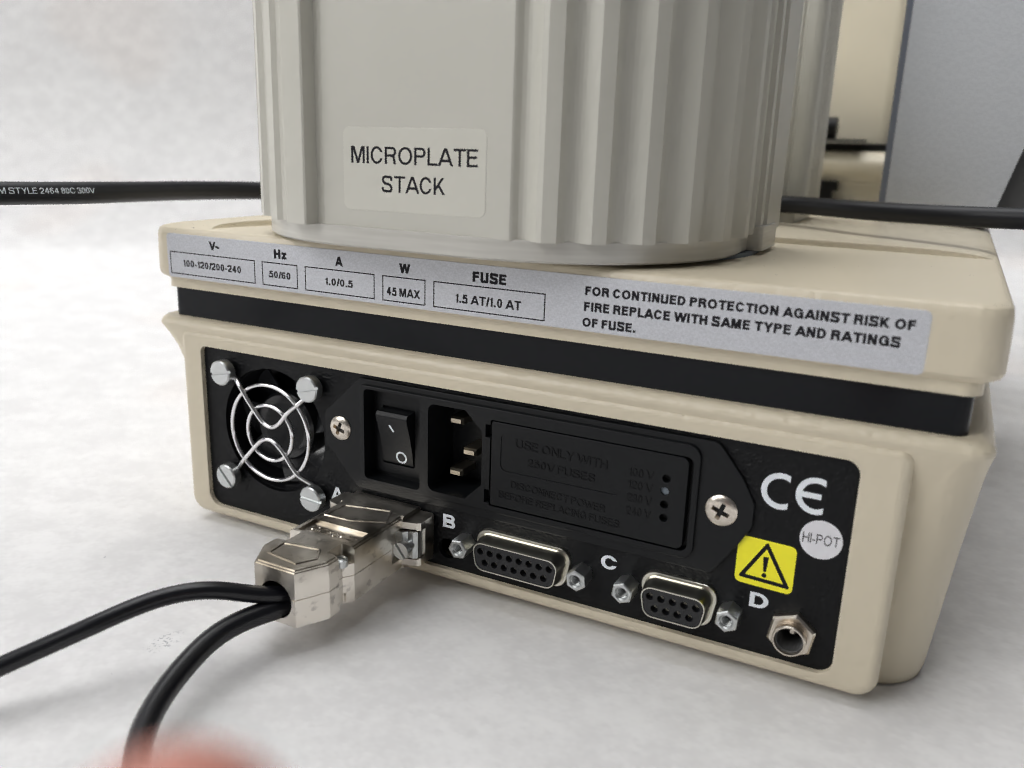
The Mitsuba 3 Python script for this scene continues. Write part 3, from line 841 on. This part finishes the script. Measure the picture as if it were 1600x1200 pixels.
# ------------------------------------------------------------------ cream machine behind
M_ = 'cream_machine'
labels[M_] = {'label': 'blurred cream machine with a dark slot, seen between the grey column and the blue-grey arm', 'category': 'machine'}
lower = [(270, TABLE), (270, 88), (268.5, 91.5), (267, 94), (267, 98), (268.5, 100.5), (272, 103.4), (276, 104.2), (360, 104.2), (360, TABLE)]
m = trimesh.creation.extrude_polygon(Polygon(lower), 210, engine='earcut')
v = np.asarray(m.vertices)
m = trimesh.Trimesh(np.stack([-120 + v[:, 2], v[:, 0], v[:, 1]], 1), m.faces, process=False)
if m.volume < 0:
    m.invert()
put(M_ + '__lower_body', m, 'mat_cream', 40)
put(M_ + '__slot', bx(-118, 88, 280, 356, 104.0, 108.0), 'mat_plastic', False)
put(M_ + '__rail', bx(-60, 41.6, 266, 290, 108.6, 109.6), 'mat_dark', False)
put(M_ + '__upper_body', hull_z([(rr(-119, 54, 292, 360, 8, 8), 107.9), (rr(-119, 54, 292, 360, 8, 8), 215)]), 'mat_cream', 30)
put(M_ + '__roller', cyl([10, 272, 114.5], [29.0, 272, 114.5], 5.2, 28), 'mat_plastic', 40)
kn = cat(hull([(x, y, z) for x in (24, 33.5) for y in (262, 268) for z in (85.6, 90.2)]), hull([(x, y, z) for x in (24, 31.3) for y in (262, 268) for z in (80, 86)]))
put(M_ + '__knob', kn, 'mat_plastic', 30)
put(M_ + '__ledge', bx(-60, 42.5, 258, 272, 78.4, 80.2), 'mat_dark', False)

# ------------------------------------------------------------------ black cable passing behind the front column
CB = 'signal_cable'
cpath = spline([(-330, -250, -11.8), (-270, -225, 5.0), (-200, -185, 52.0), (-155, -135, 83.0), (-140, -95, 87.0), (-134.5, -60, 86.4), (-131.5, -41.7, 86.0), (-130.9, -24.2, 85.5), (-132.6, -2.0, 85.0), (-136, 29.0, 84.3), (-132, 58.4, 83.5), (-112, 84, 83.0), (-75, 106, 82.8), (-25, 125, 83.4),
                (12, 138, 84.2), (28.5, 141.7, 84.6), (48.7, 128.8, 85.1), (69.3, 116.0, 85.5), (87.3, 107.7, 86.0), (103.5, 104.3, 86.5), (135, 101, 87.6), (190, 96, 84), (250, 80, 50), (300, 60, 4.0), (360, 40, -11.8)], 420)
cr_ = 3.0 + 0.10 * (meshkit.noise(np.stack([np.arange(420) * 0.12, np.zeros(420), np.zeros(420)], 1), 3) - 0.5)
put(CB, tube(cpath, cr_, 26), 'mat_cable_matte', True, label='thick black cable with white print running behind the fluted column', category='cable')
# white type printed along the cable's side
tm = lettering('AWM STYLE 2464 80C 300V', 0.13).subdivide_to_size(0.35)
v = np.asarray(tm.vertices).copy()
ar = np.r_[0, np.cumsum(np.linalg.norm(np.diff(cpath, axis=0), axis=1))]


def on_cable(s, ang, r):
    p = np.stack([np.interp(s, ar, cpath[:, k]) for k in range(3)], 1)
    q = np.stack([np.interp(s + 0.5, ar, cpath[:, k]) for k in range(3)], 1)
    t = (q - p) / np.linalg.norm(q - p, axis=1, keepdims=True)
    side_ = np.cross(t, [0, 0, 1.0])
    side_ /= np.linalg.norm(side_, axis=1, keepdims=True)
    upv = np.cross(side_, t)
    return p + r[:, None] * (np.cos(ang)[:, None] * side_ + np.sin(ang)[:, None] * upv)


i0 = np.argmin(np.linalg.norm(cpath - np.array([-131.2, -15.5, 85.3]), axis=1))
L_ = 31.0
s_ = ar[i0] - L_ + (v[:, 0] - v[:, 0].min()) / np.ptp(v[:, 0]) * L_
ang = 0.02 + v[:, 1] * 1.55 / 3.0
put(CB + '__print', trimesh.Trimesh(on_cable(s_, ang, 3.02 + v[:, 2] * 0.05), tm.faces, process=False), 'mat_white_ink', False)

# ------------------------------------------------------------------ metal-hooded plug with two cables
G = 'cable_plug'
labels[G] = {'label': 'tarnished nickel-plated plug hood with two black cables, plugged in under the letter A', 'category': 'plug'}
hx_ = -41.2
# outline seen from above (x, y): wide flange at the panel, body, waist, nose
half = [(0, -0.5), (13.9, -0.5), (14.9, -1.3), (14.9, -7.6), (14.0, -8.4), (10.1, -9.4), (10.0, -29.8), (8.3, -32.2), (8.3, -33.6), (9.9, -35.6), (9.9, -39.2), (5.9, -46.6), (0, -46.6)]
outl = [(hx_ + x, y) for x, y in half] + [(hx_ - x, y) for x, y in half[::-1]]
base_o = Polygon(outl).buffer(0)
lo = None
for d, z in ((0, 6.75), (0.3, 7.15), (0.75, 7.45)):
    pm = man(prism_z(base_o.buffer(-d), -z, z))
    lo = pm if lo is None else lo + pm
for s in (-1, 1):      # the ears of the flange are thinner than the body
    xa, xb = sorted((hx_ + s * 10.2, hx_ + s * 16))
    lo = lo - man(bx(xa, xb, -12, 2, 6.1, 9)) - man(bx(xa, xb, -12, 2, -9, -6.1))
for s in (-1, 1):      # recesses with raised arrow-shaped fields on top and below
    f1 = Polygon([(hx_ - 7.6, -13.2), (hx_ + 7.2, -18.0), (hx_ + 7.2, -26.2), (hx_ - 7.6, -21.5)])
    lo = lo - man(prism_z(Polygon([(hx_ - 8.2, -21.8), (hx_ + 8.4, -21.8), (hx_ + 8.4, -28.8), (hx_ - 8.2, -28.8)]), *sorted((s * 6.6, s * 9))))
lo = lo - man(hull_z([(rr(hx_ + 6.2, hx_ + 13, -35.2, -29.6, 0.6, 3), 3.2), (rr(hx_ + 6.2, hx_ + 13, -35.2, -29.6, 0.6, 3), 9)]))
lo = lo - man(hull_z([(rr(hx_ - 13, hx_ - 6.2, -35.2, -29.6, 0.6, 3), 3.2), (rr(hx_ - 13, hx_ - 6.2, -35.2, -29.6, 0.6, 3), 9)]))
lo = lo - man(hull_z([(rr(hx_ + 8.0, hx_ + 13, -35.6, -31.6, 0.4, 3), -9), (rr(hx_ + 8.0, hx_ + 13, -35.6, -31.6, 0.4, 3), -4.2)]))
# side pockets for the jack screws
for s in (-1, 1):
    xa, xb = sorted((hx_ + s * 8.6, hx_ + s * 16))
    lo = lo - man(bx(xa, xb, -14.0, -8.0, -4.3, 4.3))
    xa, xb = sorted((hx_ + s * 11.2, hx_ + s * 16))
    lo = lo - man(bx(xa, xb, -8.4, -5.6, -4.0, 4.0))
# cable mouth
lo = lo - man(hull_y([(circ(hx_ + 0.1, -1.2, 4.75, 40), -50), (circ(hx_ + 0.1, -1.2, 4.6, 40), -36)])) 
# parting groove between the two half shells
gro = man(prism_z(base_o.buffer(3), -0.09, 0.09)) - man(prism_z(base_o.buffer(-0.28), -0.2, 0.2))
lo = lo - gro
put(G + '__hood', lo, 'mat_hood', 24)
zt = 7.4
for pts in ([(-7.4, -10.6), (-8.0, -18.6), (0.2, -18.2), (8.6, -14.4), (5.9, -7.4), (1.0, -8.6)], [(-6.2, -36.3), (-5.6, -42.4), (3.8, -43.6), (6.6, -39.2), (4.0, -34.6)]):
    q = Polygon([(hx_ + a, b) for a, b in pts])
    rim_ = q.difference(q.buffer(-0.5))
    put(G + '__raised_outline', prism_z(rim_, zt, zt + 0.32), 'mat_hood', 30)
dots_ = []
for i in range(46):
    dots_.append(cyl([hx_ - 6.6 + (i % 23) * 0.6 + rng.normal() * 0.08, -24.4 - (i // 23) * 1.5 + rng.normal() * 0.1, 6.5], [hx_ - 6.6 + (i % 23) * 0.6, -24.4 - (i // 23) * 1.5, 6.85], 0.26, 6))
put(G + '__embossed_row', cat(*dots_), 'mat_hood', False, kind='stuff')
put(G + '__mating_shell', hull_y([(dshape(hx_, 0, 18.4, 9.6, 2.6), -0.7), (dshape(hx_, 0, 18.4, 9.6, 2.6), 1.2)]), 'mat_steel', 30)
# hood screw in the notch, jack screws with saddle clips at the sides
hs = man(hull_z([(circ(hx_ + 8.0, -32.4, 1.7, 28), 3.2), (circ(hx_ + 8.0, -32.4, 1.7, 28), 4.9), (circ(hx_ + 8.0, -32.4, 1.2, 28), 5.3)])) - man(bx(hx_ + 6, hx_ + 10, -32.7, -32.1, 4.6, 6))
put(G + '__hood_screw', hs, 'mat_zinc', 30)
put(G + '__hood_screw', hull_z([(circ(hx_ - 8.0, -32.4, 1.7, 28), 3.2), (circ(hx_ - 8.0, -32.4, 1.7, 28), 4.9), (circ(hx_ - 8.0, -32.4, 1.2, 28), 5.3)]), 'mat_zinc', 30)
for s in (-1, 1):
    X = hx_ + s * 12.4
    jk = man(cyl_y(X, 0, 2.3, -13.6, -11.6, 28)) + man(cyl_y(X, 0, 1.35, -12, -1, 20))
    sl = bx(-3, 3, -15, -12.9, -0.35, 0.35)
    sl.apply_transform(trimesh.transformations.rotation_matrix(0.9, [0, 1, 0]))
    sl.apply_translation([X, 0, 0])
    put(G + '__jack_screw', jk - man(sl), 'mat_zinc', 25)
    prof_c = LineString([(X - s * 3.6, -9.9), (X - s * 1.6, -10.2), (X - s * 0.6, -9.0), (X + s * 0.9, -9.0), (X + s * 1.7, -8.2), (X + s * 1.7, -5.4)]).buffer(0.28)
    put(G + '__saddle_clip', prism_z(prof_c, -3.7, 3.7), 'mat_zinc', 30)
thin = spline([(hx_ + 1.2, -37.5, -1.5), (hx_ + 0.3, -44.2, -0.8), (-44.4, -49.4, 0.6), (-50.3, -57.0, 3.6), (-57.2, -65.1, 3.6), (-64.0, -76.3, 1.0), (-70.6, -85.2, -2.3), (-74.5, -91.2, -4.2), (-80.5, -101, -7.2), (-88, -115, -11.0), (-100, -137, -12.7), (-125, -175, -12.9), (-180, -230, -12.9), (-260, -270, -12.9)], 150)
put(G + '__thin_cable', tube(thin, 2.02, 26), 'mat_cable', True)


thick = spline([(hx_ - 0.3, -37.5, -3.2), (hx_ + 0.6, -42.7, -4.0), (-42.6, -48.8, -3.9), (-45.8, -59.83, -4.6), (-45.0, -70.22, -6.3), (-41.5, -80.6, -7.4), (-35.9, -89.5, -7.6), (-29.4, -96.5, -7.5), (-22.2, -103.4, -7.6), (-8, -117, -9.0), (15, -134, -11.8), (45, -154, -12.4), (90, -200, -12.4), (120, -260, -12.4), (190, -320, -12.4)], 150)
put(G + '__thick_cable', tube(thick, 2.5, 26), 'mat_cable', True)

# ------------------------------------------------------------------ fingertip close to the lens
RIGHT = np.array([0.8909, 0.4531, 0.0322])
joints = [((65.3, -165.7, 76.6), 4.9), ((65.63, -165.91, 73.4), 5.3), ((66.1, -165.96, 63.5), 6.2), ((67.56, -166.2, 45.7), 7.0), ((69.4, -165.2, 12.3), 8.0)]
joints = [(np.array(p) - UP * 0.45 - RIGHT * 0.6, r) for p, r in joints]
fm = None
for (p0, r0), (p1, r1) in zip(joints[:-1], joints[1:]):
    pts = []
    for p, r in ((p0, r0), (p1, r1)):
        s = trimesh.creation.icosphere(3, r)
        pts.append(np.asarray(s.vertices) + p)
    h = man(hull(np.vstack(pts)))
    fm = h if fm is None else fm + h
fg = from_man(fm.refine_to_length(1.2))
fg.merge_vertices()
trimesh.smoothing.filter_taubin(fg, iterations=12)
FN = 'finger'
put(FN, fg, 'mat_skin', True, label='blurred pink fingertip poking into the bottom edge, close to the lens', category='finger')
n0 = joints[0][0] - FWD * 3.6 - UP * 1.5
nl = trimesh.creation.icosphere(3, 1.0)
vv = np.asarray(nl.vertices)
put(FN + '__nail', trimesh.Trimesh(n0 + vv[:, :1] * 3.4 * RIGHT + vv[:, 1:2] * 4.2 * UP - vv[:, 2:3] * 1.5 * FWD, nl.faces, process=False), 'mat_nail', True)
